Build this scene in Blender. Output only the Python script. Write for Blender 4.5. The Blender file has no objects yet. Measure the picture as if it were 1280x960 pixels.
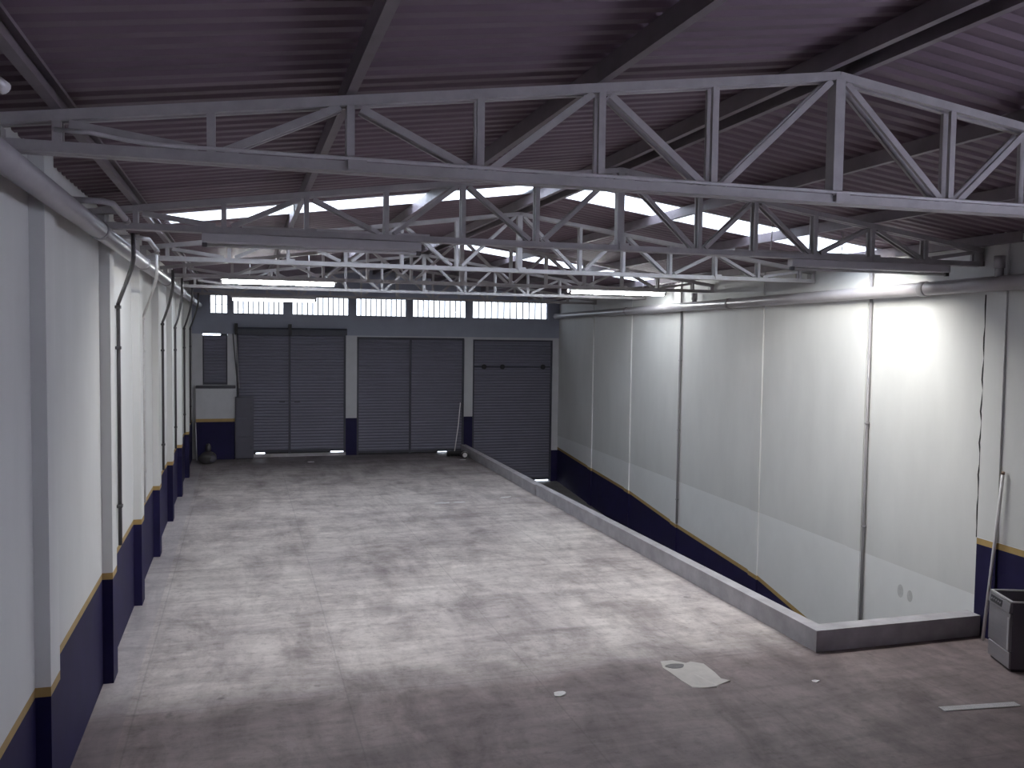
import bpy, math, random
from mathutils import Vector, Matrix

S = bpy.context.scene
COL = S.collection
random.seed(7)

# ------------------------------------------------------------------ camera
F_PX, YAW, PITCH, ROLL, CAM_H = 1121.0, 0.2926, 0.0523, 0.0132, 4.0
def make_camera():
    cy, sy, cp, sp = math.cos(YAW), math.sin(YAW), math.cos(PITCH), math.sin(PITCH)
    fw = Vector((sy*cp, cy*cp, -sp)); rt = Vector((cy, -sy, 0)); up = rt.cross(fw)
    r = rt*math.cos(ROLL) + up*math.sin(ROLL)
    u = -rt*math.sin(ROLL) + up*math.cos(ROLL)
    cd = bpy.data.cameras.new('camera'); cd.sensor_fit = 'HORIZONTAL'; cd.sensor_width = 36
    cd.lens = F_PX/1280*36; cd.clip_start = 0.05; cd.clip_end = 300
    co = bpy.data.objects.new('camera', cd); COL.objects.link(co)
    m = Matrix((r, u, -fw)).transposed().to_4x4(); m.translation = (0, 0, CAM_H)
    co.matrix_world = m; S.camera = co
make_camera()

# ------------------------------------------------------------------ world, exposure
SKY = 9.5
TUBE_LIT = 62.0       # visible lit battens
TUBE_REAR = 420.0      # tubes on the far side of the near battens
S.view_settings.view_transform = 'Standard'
S.view_settings.look = 'None'
S.view_settings.gamma = 1.0
S.view_settings.use_curve_mapping = False
S.view_settings.exposure = 0.38
w = bpy.data.worlds.new('overcast_sky'); S.world = w; w.use_nodes = True
bg = w.node_tree.nodes['Background']
bg.inputs[0].default_value = (0.79, 0.87, 1.0, 1); bg.inputs[1].default_value = SKY
S.cycles.use_denoising = True
S.cycles.max_bounces = 10; S.cycles.diffuse_bounces = 6; S.cycles.sample_clamp_indirect = 4.0

# ------------------------------------------------------------------ materials
def mat(name, col, rough=0.6, metal=0.0, var=0.0, scale=4.0, stretch=(1, 1, 1), col2=None, bump=0.0, spec=0.5):
    m = bpy.data.materials.new(name); m.use_nodes = True
    nt = m.node_tree; b = nt.nodes['Principled BSDF']
    b.inputs['Base Color'].default_value = (*col, 1); b.inputs['Roughness'].default_value = rough
    b.inputs['Metallic'].default_value = metal; b.inputs['Specular IOR Level'].default_value = spec
    if var > 0 or col2:
        tc = nt.nodes.new('ShaderNodeTexCoord'); mp = nt.nodes.new('ShaderNodeMapping')
        mp.inputs['Scale'].default_value = stretch
        n = nt.nodes.new('ShaderNodeTexNoise'); n.inputs['Scale'].default_value = scale
        n.inputs['Detail'].default_value = 6; n.inputs['Roughness'].default_value = 0.6
        cr = nt.nodes.new('ShaderNodeValToRGB')
        cr.color_ramp.elements[0].position = 0.3; cr.color_ramp.elements[1].position = 0.7
        c2 = col2 or tuple(c*(1-var) for c in col)
        cr.color_ramp.elements[0].color = (*c2, 1); cr.color_ramp.elements[1].color = (*col, 1)
        nt.links.new(tc.outputs['Object'], mp.inputs[0]); nt.links.new(mp.outputs[0], n.inputs['Vector'])
        nt.links.new(n.outputs['Fac'], cr.inputs[0]); nt.links.new(cr.outputs[0], b.inputs['Base Color'])
        if bump:
            bp = nt.nodes.new('ShaderNodeBump'); bp.inputs['Strength'].default_value = bump
            bp.inputs['Distance'].default_value = 0.02
            nt.links.new(n.outputs['Fac'], bp.inputs['Height']); nt.links.new(bp.outputs[0], b.inputs['Normal'])
    return m

M = {}
M['wall'] = mat('white_wall_paint', (0.70, 0.70, 0.685), 0.75, var=0.10, scale=1.3, stretch=(1, 1, 0.35))
M['wall_new'] = mat('fresh_white_wall_paint', (0.80, 0.805, 0.80), 0.7, var=0.05, scale=2.0)
M['navy'] = mat('navy_wall_paint', (0.017, 0.014, 0.062), 0.6, var=0.25, scale=2.5, spec=0.2)
M['ochre'] = mat('ochre_stripe_paint', (0.42, 0.28, 0.10), 0.6, var=0.15, scale=6)
M['back'] = mat('grey_blue_back_wall_paint', (0.34, 0.36, 0.44), 0.8, var=0.12, scale=1.5)
M['pier'] = mat('pale_pier_paint', (0.55, 0.55, 0.58), 0.75, var=0.1, scale=3)
M['roof'] = mat('roof_sheet_metal', (0.175, 0.122, 0.152), 0.6, 0.0, var=0.15, scale=1.2, stretch=(0.4, 2, 1))
M['steel'] = mat('painted_truss_steel', (0.43, 0.405, 0.405), 0.5, 0.05, var=0.2, scale=7)
M['purlin'] = mat('painted_purlin_steel', (0.20, 0.165, 0.185), 0.5, 0.1, var=0.2, scale=5)
M['shutter'] = mat('shutter_slat_metal', (0.175, 0.172, 0.225), 0.55, 0.15, var=0.12, scale=1.2)
M['shutter_dark'] = mat('shutter_housing_metal', (0.075, 0.078, 0.10), 0.55, 0.3, var=0.2, scale=3)
M['plastic_pipe'] = mat('grey_plastic_pipe', (0.35, 0.33, 0.345), 0.28, var=0.12, scale=4)
M['collar'] = mat('pipe_collar_plastic', (0.27, 0.255, 0.265), 0.35, var=0.1, scale=8)
M['conduit'] = mat('dark_conduit', (0.07, 0.065, 0.07), 0.5, var=0.2, scale=8)
M['conduit_pale'] = mat('pale_conduit', (0.60, 0.58, 0.58), 0.45, var=0.2, scale=8)
M['housing'] = mat('lamp_housing_enamel', (0.52, 0.50, 0.51), 0.45, var=0.1, scale=6)
M['tube_off'] = mat('unlit_tube_glass', (0.62, 0.60, 0.60), 0.25, var=0.03, scale=9)
M['cap'] = mat('lamp_end_cap', (0.10, 0.09, 0.10), 0.5, var=0.1, scale=9)
M['kerb'] = mat('kerb_concrete', (0.44, 0.42, 0.44), 0.85, var=0.3, scale=3.0, bump=0.25)
M['ramp'] = mat('ramp_concrete', (0.20, 0.19, 0.19), 0.9, var=0.3, scale=2.0, bump=0.3)
M['ground'] = mat('street_paving', (0.50, 0.50, 0.50), 0.9, var=0.2, scale=1.0)
M['sheet'] = mat('pale_board', (0.50, 0.465, 0.44), 0.8, var=0.16, scale=6)
M['spot'] = mat('dark_damp_mark', (0.17, 0.16, 0.16), 0.8, var=0.3, scale=14)
M['strip'] = mat('pale_perforated_metal', (0.52, 0.50, 0.50), 0.6, var=0.25, scale=30)
M['scrap'] = mat('pale_scrap_paper', (0.66, 0.64, 0.64), 0.8, var=0.1, scale=20)
M['pvc'] = mat('white_pole_plastic', (0.74, 0.72, 0.73), 0.4, var=0.06, scale=6)
M['tip'] = mat('brown_tip', (0.22, 0.15, 0.10), 0.6, var=0.2, scale=20)
M['bin_body'] = mat('grey_brushed_appliance_metal', (0.34, 0.325, 0.345), 0.38, 0.55, var=0.1, scale=3, stretch=(1, 1, 12))
M['bin_side'] = mat('dark_appliance_side_metal', (0.15, 0.135, 0.155), 0.5, 0.3, var=0.12, scale=4)
M['bin_rim'] = mat('light_appliance_rim', (0.55, 0.54, 0.56), 0.35, 0.3, var=0.05, scale=8)
M['panel_dark'] = mat('dark_control_panel', (0.05, 0.05, 0.06), 0.4, var=0.2, scale=20)
M['black'] = mat('black_rubber', (0.025, 0.024, 0.028), 0.6, var=0.3, scale=15)
M['bag'] = mat('dark_bag_plastic', (0.07, 0.065, 0.07), 0.4, var=0.4, scale=6)
M['greypanel'] = mat('grey_cabinet_metal', (0.105, 0.10, 0.13), 0.55, 0.15, var=0.15, scale=3)
M['blockcap'] = mat('dark_cap_stone', (0.09, 0.09, 0.11), 0.7, var=0.2, scale=4)

def emit(name, col, st):
    m = bpy.data.materials.new(name); m.use_nodes = True; nt = m.node_tree
    nt.nodes.remove(nt.nodes['Principled BSDF'])
    e = nt.nodes.new('ShaderNodeEmission'); e.inputs[0].default_value = (*col, 1); e.inputs[1].default_value = st
    nt.links.new(e.outputs[0], nt.nodes['Material Output'].inputs[0]); return m
M['tube_lit'] = emit('lit_fluorescent_tube', (0.97, 1.0, 0.99), TUBE_LIT)
M['tube_far'] = emit('lit_fluorescent_tube_aged', (0.95, 1.0, 0.99), TUBE_LIT*0.1)
M['tube_rear_old'] = emit('lit_fluorescent_tube_old', (1.0, 0.97, 0.90), TUBE_REAR*0.45)
M['tube_rear'] = emit('lit_fluorescent_tube_far_side', (1.0, 0.985, 0.93), TUBE_REAR)

def translucent(name, col):
    m = bpy.data.materials.new(name); m.use_nodes = True; nt = m.node_tree
    nt.nodes.remove(nt.nodes['Principled BSDF'])
    t = nt.nodes.new('ShaderNodeBsdfTranslucent'); d = nt.nodes.new('ShaderNodeBsdfDiffuse')
    n = nt.nodes.new('ShaderNodeTexNoise'); n.inputs['Scale'].default_value = 3
    cr = nt.nodes.new('ShaderNodeValToRGB')
    cr.color_ramp.elements[0].color = tuple(c*0.9 for c in col) + (1,); cr.color_ramp.elements[1].color = (*col, 1)
    nt.links.new(n.outputs['Fac'], cr.inputs[0]); nt.links.new(cr.outputs[0], t.inputs[0])
    d.inputs[0].default_value = (0.6, 0.6, 0.6, 1)
    mx = nt.nodes.new('ShaderNodeMixShader'); mx.inputs[0].default_value = 0.15
    nt.links.new(t.outputs[0], mx.inputs[1]); nt.links.new(d.outputs[0], mx.inputs[2])
    nt.links.new(mx.outputs[0], nt.nodes['Material Output'].inputs[0]); return m
M['skylight'] = translucent('translucent_roof_sheet', (0.88, 0.90, 0.92))

def pane_mat(name, tint):
    m = bpy.data.materials.new(name); m.use_nodes = True; nt = m.node_tree
    nt.nodes.remove(nt.nodes['Principled BSDF'])
    t = nt.nodes.new('ShaderNodeBsdfTransparent'); t.inputs[0].default_value = (*tint, 1)
    g = nt.nodes.new('ShaderNodeBsdfGlossy'); g.inputs['Roughness'].default_value = 0.08
    n = nt.nodes.new('ShaderNodeTexNoise'); n.inputs['Scale'].default_value = 2
    mu = nt.nodes.new('ShaderNodeMath'); mu.operation = 'MULTIPLY'; mu.inputs[1].default_value = 0.1
    mx = nt.nodes.new('ShaderNodeMixShader')
    nt.links.new(n.outputs['Fac'], mu.inputs[0]); nt.links.new(mu.outputs[0], mx.inputs[0])
    nt.links.new(t.outputs[0], mx.inputs[1]); nt.links.new(g.outputs[0], mx.inputs[2])
    nt.links.new(mx.outputs[0], nt.nodes['Material Output'].inputs[0]); return m
M['glass'] = pane_mat('dusty_window_glass', (0.48, 0.48, 0.48))
M['glass_clear'] = pane_mat('clear_window_glass', (0.98, 0.95, 0.99))

def floor_mat():
    m = bpy.data.materials.new('worn_concrete_floor'); m.use_nodes = True; nt = m.node_tree; L = nt.links.new
    b = nt.nodes['Principled BSDF']; b.inputs['Roughness'].default_value = 0.62; b.inputs['Specular IOR Level'].default_value = 0.35
    tc = nt.nodes.new('ShaderNodeTexCoord')
    def noise(scale, stretch, detail=6, rough=0.6, rot=0.0, dist=0.0):
        mp = nt.nodes.new('ShaderNodeMapping'); mp.inputs['Scale'].default_value = stretch
        mp.inputs['Rotation'].default_value = (0, 0, rot)
        n = nt.nodes.new('ShaderNodeTexNoise'); n.inputs['Scale'].default_value = scale
        n.inputs['Detail'].default_value = detail; n.inputs['Roughness'].default_value = rough
        n.inputs['Distortion'].default_value = dist
        L(tc.outputs['Object'], mp.inputs[0]); L(mp.outputs[0], n.inputs['Vector']); return n.outputs['Fac']
    def ramp(fac, p0, c0, p1, c1):
        r = nt.nodes.new('ShaderNodeValToRGB'); e = r.color_ramp.elements
        e[0].position = p0; e[0].color = (*c0, 1); e[1].position = p1; e[1].color = (*c1, 1)
        L(fac, r.inputs[0]); return r.outputs[0]
    def mix(mode, fac, a, bb):
        x = nt.nodes.new('ShaderNodeMix'); x.data_type = 'RGBA'; x.blend_type = mode
        if isinstance(fac, (int, float)): x.inputs[0].default_value = fac
        else: L(fac, x.inputs[0])
        L(a, x.inputs[6])
        if isinstance(bb, tuple): x.inputs[7].default_value = (*bb, 1)
        else: L(bb, x.inputs[7])
        return x.outputs[2]
    c = ramp(noise(0.45, (1, 1, 1), 8, 0.65, 0.3, 0.6), 0.32, (0.44, 0.395, 0.385), 0.66, (0.66, 0.61, 0.575))
    c = mix('MULTIPLY', 0.8, c, ramp(noise(1.5, (1.0, 0.30, 1), 8, 0.72, 0.25, 0.4), 0.36, (0.62, 0.59, 0.59), 0.56, (1.06, 1.05, 1.04)))   # swept streaks
    c = mix('MULTIPLY', 0.7, c, ramp(noise(1.6, (0.30, 1.5, 1), 8, 0.72, -0.15, 0.5), 0.36, (0.62, 0.60, 0.60), 0.58, (1.05, 1.05, 1.05)))
    c = mix('MULTIPLY', 0.6, c, ramp(noise(7, (1, 1, 1), 8, 0.78), 0.34, (0.55, 0.53, 0.53), 0.5, (1.04, 1.04, 1.04)))
    # small dark oil spots
    c = mix('MIX', ramp(noise(3.1, (1, 1, 1), 3, 0.5), 0.70, (0, 0, 0), 0.76, (0.55, 0.55, 0.55)), c, (0.10, 0.09, 0.09))
    # pale splashes
    c = mix('MIX', ramp(noise(2.3, (1, 0.8, 1), 5, 0.6, 1.0), 0.70, (0, 0, 0), 0.78, (0.5, 0.5, 0.5)), c, (0.55, 0.53, 0.52))
    c = mix('MULTIPLY', 0.7, c, ramp(noise(0.9, (1, 0.8, 1), 7, 0.68, 0.9, 0.8), 0.36, (0.60, 0.57, 0.58), 0.5, (1.05, 1.05, 1.05)))
    # floor colour darkens towards the shutters, with an uneven edge
    sx = nt.nodes.new('ShaderNodeSeparateXYZ'); L(tc.outputs['Object'], sx.inputs[0])
    def zone(lo, hi, k, amt):
        ad = nt.nodes.new('ShaderNodeMath'); ad.operation = 'MULTIPLY_ADD'; ad.inputs[1].default_value = k
        L(noise(0.7, (0.5, 1, 1), 6, 0.65, 0.2), ad.inputs[0]); L(sx.outputs[1], ad.inputs[2])
        mr = nt.nodes.new('ShaderNodeMapRange'); mr.inputs['From Min'].default_value = lo; mr.inputs['From Max'].default_value = hi
        mr.inputs['To Max'].default_value = amt; L(ad.outputs[0], mr.inputs['Value']); return mr.outputs[0]
    c = mix('MULTIPLY', zone(25.0, 30.5, 3.0, 0.95), c, (0.34, 0.32, 0.36))
    # saw-cut joints: a grid in metres
    def joint(out, period, off, wdt):
        a = nt.nodes.new('ShaderNodeMath'); a.operation = 'ADD'; a.inputs[1].default_value = off
        md = nt.nodes.new('ShaderNodeMath'); md.operation = 'MODULO'; md.inputs[1].default_value = period
        lt = nt.nodes.new('ShaderNodeMath'); lt.operation = 'LESS_THAN'; lt.inputs[1].default_value = wdt
        L(out, a.inputs[0]); L(a.outputs[0], md.inputs[0]); L(md.outputs[0], lt.inputs[0]); return lt.outputs[0]
    j = nt.nodes.new('ShaderNodeMath'); j.operation = 'MAXIMUM'
    L(joint(sx.outputs[0], 2.2, 20.9, 0.018), j.inputs[0]); L(joint(sx.outputs[1], 3.1, 5.6, 0.022), j.inputs[1])
    j2 = nt.nodes.new('ShaderNodeMath'); j2.operation = 'MULTIPLY'; j2.inputs[1].default_value = 0.22
    L(j.outputs[0], j2.inputs[0])
    c = mix('MIX', j2.outputs[0], c, (0.13, 0.12, 0.12))
    # pale cement strip along the left wall
    lt = nt.nodes.new('ShaderNodeMath'); lt.operation = 'LESS_THAN'; lt.inputs[1].default_value = -1.17
    L(sx.outputs[0], lt.inputs[0])
    l2 = nt.nodes.new('ShaderNodeMath'); l2.operation = 'MULTIPLY'; l2.inputs[1].default_value = 0.4; L(lt.outputs[0], l2.inputs[0])
    c = mix('MIX', l2.outputs[0], c, (0.40, 0.37, 0.39))
    # the slab nearest the camera is darker, with a soft uneven edge
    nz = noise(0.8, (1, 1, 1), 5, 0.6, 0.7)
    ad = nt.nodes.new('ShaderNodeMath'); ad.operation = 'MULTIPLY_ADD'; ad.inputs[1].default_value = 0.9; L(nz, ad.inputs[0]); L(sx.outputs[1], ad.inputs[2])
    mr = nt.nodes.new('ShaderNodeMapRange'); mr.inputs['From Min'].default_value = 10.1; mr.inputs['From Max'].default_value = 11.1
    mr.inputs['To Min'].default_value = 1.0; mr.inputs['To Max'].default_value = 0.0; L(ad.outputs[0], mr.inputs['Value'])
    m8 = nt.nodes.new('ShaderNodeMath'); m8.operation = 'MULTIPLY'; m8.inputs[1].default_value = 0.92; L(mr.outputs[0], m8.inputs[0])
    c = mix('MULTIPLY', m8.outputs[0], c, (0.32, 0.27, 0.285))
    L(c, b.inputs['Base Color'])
    bp = nt.nodes.new('ShaderNodeBump'); bp.inputs['Strength'].default_value = 0.12; bp.inputs['Distance'].default_value = 0.01
    L(noise(14, (1, 1, 1), 8, 0.7), bp.inputs['Height']); L(bp.outputs[0], b.inputs['Normal'])
    return m
M['scuff'] = mat('faint_grey_scuff', (0.62, 0.62, 0.615), 0.8, var=0.2, scale=16)
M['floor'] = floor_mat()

# ------------------------------------------------------------------ mesh helpers
class MB:
    def __init__(s): s.v = []; s.f = []; s.mi = []; s.sm = []
    def add(s, vs, fs, mi=0, smooth=False):
        o = len(s.v); s.v += [tuple(p) for p in vs]
        for f in fs: s.f.append([i+o for i in f]); s.mi.append(mi); s.sm.append(smooth)
        return s
    def box(s, a, b, mi=0):
        x0, y0, z0 = a; x1, y1, z1 = b
        vs = [(x0,y0,z0),(x1,y0,z0),(x1,y1,z0),(x0,y1,z0),(x0,y0,z1),(x1,y0,z1),(x1,y1,z1),(x0,y1,z1)]
        return s.add(vs, [(0,3,2,1),(4,5,6,7),(0,1,5,4),(1,2,6,5),(2,3,7,6),(3,0,4,7)], mi)
    def cbox(s, a, b, c=0.004, mi=0):
        """box with chamfered edges running all round"""
        x0, y0, z0 = a; x1, y1, z1 = b
        ring = lambda z, d: [(x0+d,y0+d,z),(x1-d,y0+d,z),(x1-d,y1-d,z),(x0+d,y1-d,z)]
        rs = [ring(z0, c), ring(z0+c, 0), ring(z1-c, 0), ring(z1, c)]
        vs = sum(rs, []); fs = [(3,2,1,0), (12,13,14,15)]
        for k in range(3):
            for i in range(4): fs.append((k*4+i, k*4+(i+1) % 4, k*4+4+(i+1) % 4, k*4+4+i))
        return s.add(vs, fs, mi)
    def prism(s, pts, axis, a, b, mi=0):
        """extrude a 2-D polygon along an axis between a and b"""
        n = len(pts)
        def P(p, t): return {0: (t, p[0], p[1]), 1: (p[0], t, p[1]), 2: (p[0], p[1], t)}[axis]
        vs = [P(p, a) for p in pts] + [P(p, b) for p in pts]
        fs = [tuple(range(n))[::-1], tuple(range(n, 2*n))] + [(i, (i+1) % n, n+(i+1) % n, n+i) for i in range(n)]
        return s.add(vs, fs, mi)
    def bar(s, p, q, wz, y0, y1, mi=0):
        """flat bar in a truss plane (XZ) from p to q, width wz, from depth y0 to y1"""
        p = Vector((p[0], 0, p[1])); q = Vector((q[0], 0, q[1])); d = (q-p).normalized(); n = Vector((-d.z, 0, d.x))*wz/2
        pts = [(v.x, v.z) for v in (p-n, q-n, q+n, p+n)]
        return s.prism(pts, 1, y0, y1, mi)
    def tube(s, pts, r, seg=10, mi=0, cap=True):
        pts = [Vector(p) for p in pts]; rs = r if isinstance(r, (list, tuple)) else [r]*len(pts)
        vs = []; fs = []; prev = None
        for i, p in enumerate(pts):
            t = (pts[min(i+1, len(pts)-1)] - pts[max(i-1, 0)]).normalized()
            if prev is None: prev = Vector((0, 0, 1)) if abs(t.z) < 0.9 else Vector((1, 0, 0))
            a = t.cross(prev).normalized(); b = a.cross(t).normalized(); prev = b
            for k in range(seg):
                an = 2*math.pi*k/seg
                vs.append(p + (a*math.cos(an) + b*math.sin(an))*rs[i])
        for i in range(len(pts)-1):
            for k in range(seg): fs.append((i*seg+k, i*seg+(k+1) % seg, (i+1)*seg+(k+1) % seg, (i+1)*seg+k))
        o = len(s.v); s.add(vs, fs, mi, True)
        if cap: s._cap(o, seg, len(pts), mi)
        return s
    def _cap(s, o, seg, n, mi):
        s.f.append([o+i for i in range(seg)][::-1]); s.mi.append(mi); s.sm.append(False)
        s.f.append([o+(n-1)*seg+i for i in range(seg)]); s.mi.append(mi); s.sm.append(False)
    def lathe(s, prof, c=(0, 0, 0), seg=20, mi=0):
        vs = []; fs = []
        for r, z in prof:
            for k in range(seg):
                a = 2*math.pi*k/seg; vs.append((c[0]+r*math.cos(a), c[1]+r*math.sin(a), c[2]+z))
        for i in range(len(prof)-1):
            for k in range(seg): fs.append((i*seg+k, i*seg+(k+1) % seg, (i+1)*seg+(k+1) % seg, (i+1)*seg+k))
        fs2 = [tuple(range(seg))[::-1], tuple(range((len(prof)-1)*seg, len(prof)*seg))]
        s.add(vs, fs, mi, True); o = len(s.v)-len(vs)
        for f in fs2: s.f.append([o+i for i in f]); s.mi.append(mi); s.sm.append(False)
        return s
    def build(s, name, mats, parent=None, loc=None, rot=None):
        me = bpy.data.meshes.new(name); me.from_pydata(s.v, [], s.f); 
        for m in (mats if isinstance(mats, (list, tuple)) else [mats]): me.materials.append(M[m] if isinstance(m, str) else m)
        me.polygons.foreach_set('material_index', s.mi); me.polygons.foreach_set('use_smooth', s.sm); me.update()
        o = bpy.data.objects.new(name, me); COL.objects.link(o)
        if parent: o.parent = parent
        if loc: o.location = loc
        if rot: o.rotation_euler = rot
        return o

def tag(o, label, cat, group=None):
    o['label'] = label; o['category'] = cat
    if group: o['group'] = group
    return o
def thing(name, label, cat, loc=(0, 0, 0), group=None, rotz=0):
    o = bpy.data.objects.new(name, None); COL.objects.link(o); o.location = loc; o.rotation_euler = (0, 0, rotz)
    return tag(o, label, cat, group)
def struct(o, label, cat):
    o['kind'] = 'structure'; o['label'] = label; o['category'] = cat; return o
def sroot(name, label, cat, loc=(0, 0, 0)):
    o = bpy.data.objects.new(name, None); COL.objects.link(o); o.location = loc
    return struct(o, label, cat)

# ------------------------------------------------------------------ shared measures (metres)
XL = -1.41                     # hall face of the left pilasters
XLR = -1.52                    # left wall between them
def xr(y): return 9.67 + 0.052*(y-9.7)   # hall face of the right pilasters
REC = 0.03
YB = 30.0                      # back wall
YN = -3.0                      # wall behind the camera
RIDGE = 4.32
def zt(x): return 6.03 - 0.137*abs(x-RIDGE)      # top of the truss top chord
PUR = 0.15                     # purlin depth
def lerp(tab, y):
    for (a, va), (b, vb) in zip(tab, tab[1:]):
        if a <= y <= b: return va + (vb-va)*(y-a)/(b-a)
    return tab[0][1] if y < tab[0][0] else tab[-1][1]
RAMP = [(9.9, -3.15), (13.9, -2.30), (15.8, -1.96), (19.75, -1.74), (23, -1.45), (26.2, -1.30), (30.3, -1.10)]
RBAND = [(9.84, -1.85), (13.88, -1.09), (15.8, -0.77), (19.75, -0.54), (23, -0.25), (26.2, -0.10), (29.8, 0.11), (30.3, 0.12)]

# ------------------------------------------------------------------ floor and ramp
mb = MB()
KX = 7.06; KXO = 7.26          # kerb faces beside the ramp
KY0, KY1 = 9.72, 9.96          # kerb across the near end of the ramp
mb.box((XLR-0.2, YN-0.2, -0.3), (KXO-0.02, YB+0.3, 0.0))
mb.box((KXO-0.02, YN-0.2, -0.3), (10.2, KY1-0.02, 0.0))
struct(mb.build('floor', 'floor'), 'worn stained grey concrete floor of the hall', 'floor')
mb = MB()
n = len(RAMP); top = [(y, z) for y, z in RAMP]
mb.prism(top + [(30.3, -3.5), (9.9, -3.5)], 0, KXO-0.05, 10.9, 0)
struct(mb.build('floor_ramp', 'ramp'), 'dark concrete ramp going down beside the right wall', 'ramp')
mb = MB()
mb.box((KXO-0.2, KY0+0.05, -3.4), (KXO-0.06, YB+0.2, -0.3)); mb.box((KXO-0.2, KY0+0.05, -3.4), (10.2, KY1-0.04, -0.3))
struct(mb.build('wall_ramp', 'kerb'), 'concrete retaining wall under the kerb along the ramp', 'wall')
mb = MB(); mb.box((-40, YB+0.35, -1.5), (50, 80, -1.25))
struct(mb.build('floor_outside', 'ground'), 'paved street outside the shutters', 'ground')

# ------------------------------------------------------------------ side walls: plan profile x paint bands
def banded_wall(name, prof, bands, zbot, ztop, outer, mats):
    """prof: (x, y) from near to far; bands(y, x) -> z list of the cuts between the paint layers"""
    mb = MB()
    for (xa, ya), (xb, yb) in zip(prof, prof[1:]):
        a = [zbot] + bands(ya, yb, ya) + [ztop]; b = [zbot] + bands(ya, yb, yb) + [ztop]
        for k in range(len(a)-1):
            mb.add([(xa, ya, a[k]), (xb, yb, b[k]), (xb, yb, b[k+1]), (xa, ya, a[k+1])], [(0, 1, 2, 3)], k)
    last = len(a)-2
    (x0, y0), (x1, y1) = prof[0], prof[-1]
    o0, o1 = outer
    mb.add([(x0, y0, zbot), (x1, y1, zbot), (x1, y1, ztop), (x0, y0, ztop), (o0, y0, zbot), (o1, y1, zbot), (o1, y1, ztop), (o0, y0, ztop)],
           [(4, 7, 6, 5), (3, 2, 6, 7), (0, 4, 5, 1), (0, 3, 7, 4), (1, 5, 6, 2)], last)
    return mb.build(name, mats)

PIL_L = [1.3, 4.4, 7.47, 10.9, 13.95, 16.95, 20.1, 23.1, 26.1]
prof = [(XLR, YN)]
for y in PIL_L: prof += [(XLR, y), (XL, y), (XL, y+0.36), (XLR, y+0.36)]
prof.append((XLR, YB))
struct(banded_wall('wall_left', prof, lambda ya, yb, y: [1.20, 1.275], -0.3, 5.62, (XLR-0.25, XLR-0.25), ['navy', 'ochre', 'wall']),
       'white left wall with shallow pilasters, navy lower band and ochre line', 'wall')

YR0 = 4.0                       # the near stretch of the right wall ends here
PIL_R = [6.3, 9.50, 12.43, 15.78, 19.72, 22.95, 26.2]
prof = [(xr(YR0)+REC, YR0)]
def rb(ya, yb, y):
    if yb <= 9.85: return [1.245, 1.33, 1.34]
    z = lerp(RBAND, y); return [z-0.085, z, 0.52 if y > 9 else 0.52]
for y in PIL_R: prof += [(xr(y)+REC, y), (xr(y), y), (xr(y+0.35), y+0.35), (xr(y+0.35)+REC, y+0.35)]
# close the near part exactly where its flat paint band stops, then add bends of the sloping band
extra = []
for y, z in RBAND[1:-1]:
    if not any(p-0.02 < y < p+0.4 for p in PIL_R): extra.append((xr(y)+REC, y))
out = []
for a, b in zip(prof, prof[1:]):
    out.append(a)
    for e in sorted(extra, key=lambda p: p[1]):
        if a[1] < e[1] < b[1] and b[1]-a[1] > 1: out.append(e)
out.append(prof[-1]); out.append((xr(YB)+REC, YB)); prof = out
struct(banded_wall('wall_right', prof, rb, -3.4, 5.62, (xr(YR0)+0.3, xr(YB)+0.3), ['navy', 'ochre', 'wall_new', 'wall']),
       'tall white right wall with shallow pilasters and a navy band sloping with the ramp', 'wall')

# ------------------------------------------------------------------ back wall with its openings
XW0, XW1 = XLR-0.25, xr(YB)+0.3
OPEN = [(-1.20, -0.45, 2.36, 3.98), (-0.18, 3.29, 0.0, 4.02), (3.65, 7.32, 0.0, 3.94), (7.62, 10.53, -1.2, 3.90)]
WIN = [(-0.98, -0.43), (-0.28, 1.30), (1.55, 3.38), (3.61, 5.30), (5.51, 7.37), (7.59, 10.33)]
OPEN += [(a, b, 4.62, 5.22) for a, b in WIN]
xs = sorted(set([XW0, XW1] + [o[0] for o in OPEN] + [o[1] for o in OPEN]))
zs = sorted(set([-1.3, 0.0, 1.24, 4.30, 5.35] + [o[2] for o in OPEN] + [o[3] for o in OPEN]))
mb = MB()
for xa, xb in zip(xs, xs[1:]):
    for za, zb in zip(zs, zs[1:]):
        cx, cz = (xa+xb)/2, (za+zb)/2
        if any(o[0] < cx < o[1] and o[2] < cz < o[3] for o in OPEN): continue
        mi = 0
        if cz < 4.0:
            if cz < 1.24 and xb > 3: mi = 2
            else: mi = 1
            if cx > 10.5 and cz > 0.05: mi = 1
        mb.box((xa, YB, za), (xb, YB+0.22, zb), mi)
mb.prism([(XW0, 5.35), (XW1, 5.35), (XW1, zt(XW1)+0.35), (RIDGE, zt(RIDGE)+0.35), (XW0, zt(XW0)+0.35)], 1, YB, YB+0.22, 0)
struct(mb.build('wall_back', ['back', 'pier', 'navy']), 'grey far end wall with shutters below a row of windows', 'wall')

# gallery the photograph was taken from: a slab below and behind the camera
mb = MB(); mb.box((XLR+0.005, YN+0.005, 2.05), (xr(4.0)+REC-0.005, 2.6, 2.30))
struct(mb.build('floor_gallery', 'kerb'), 'concrete gallery slab below the camera', 'floor')
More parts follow.
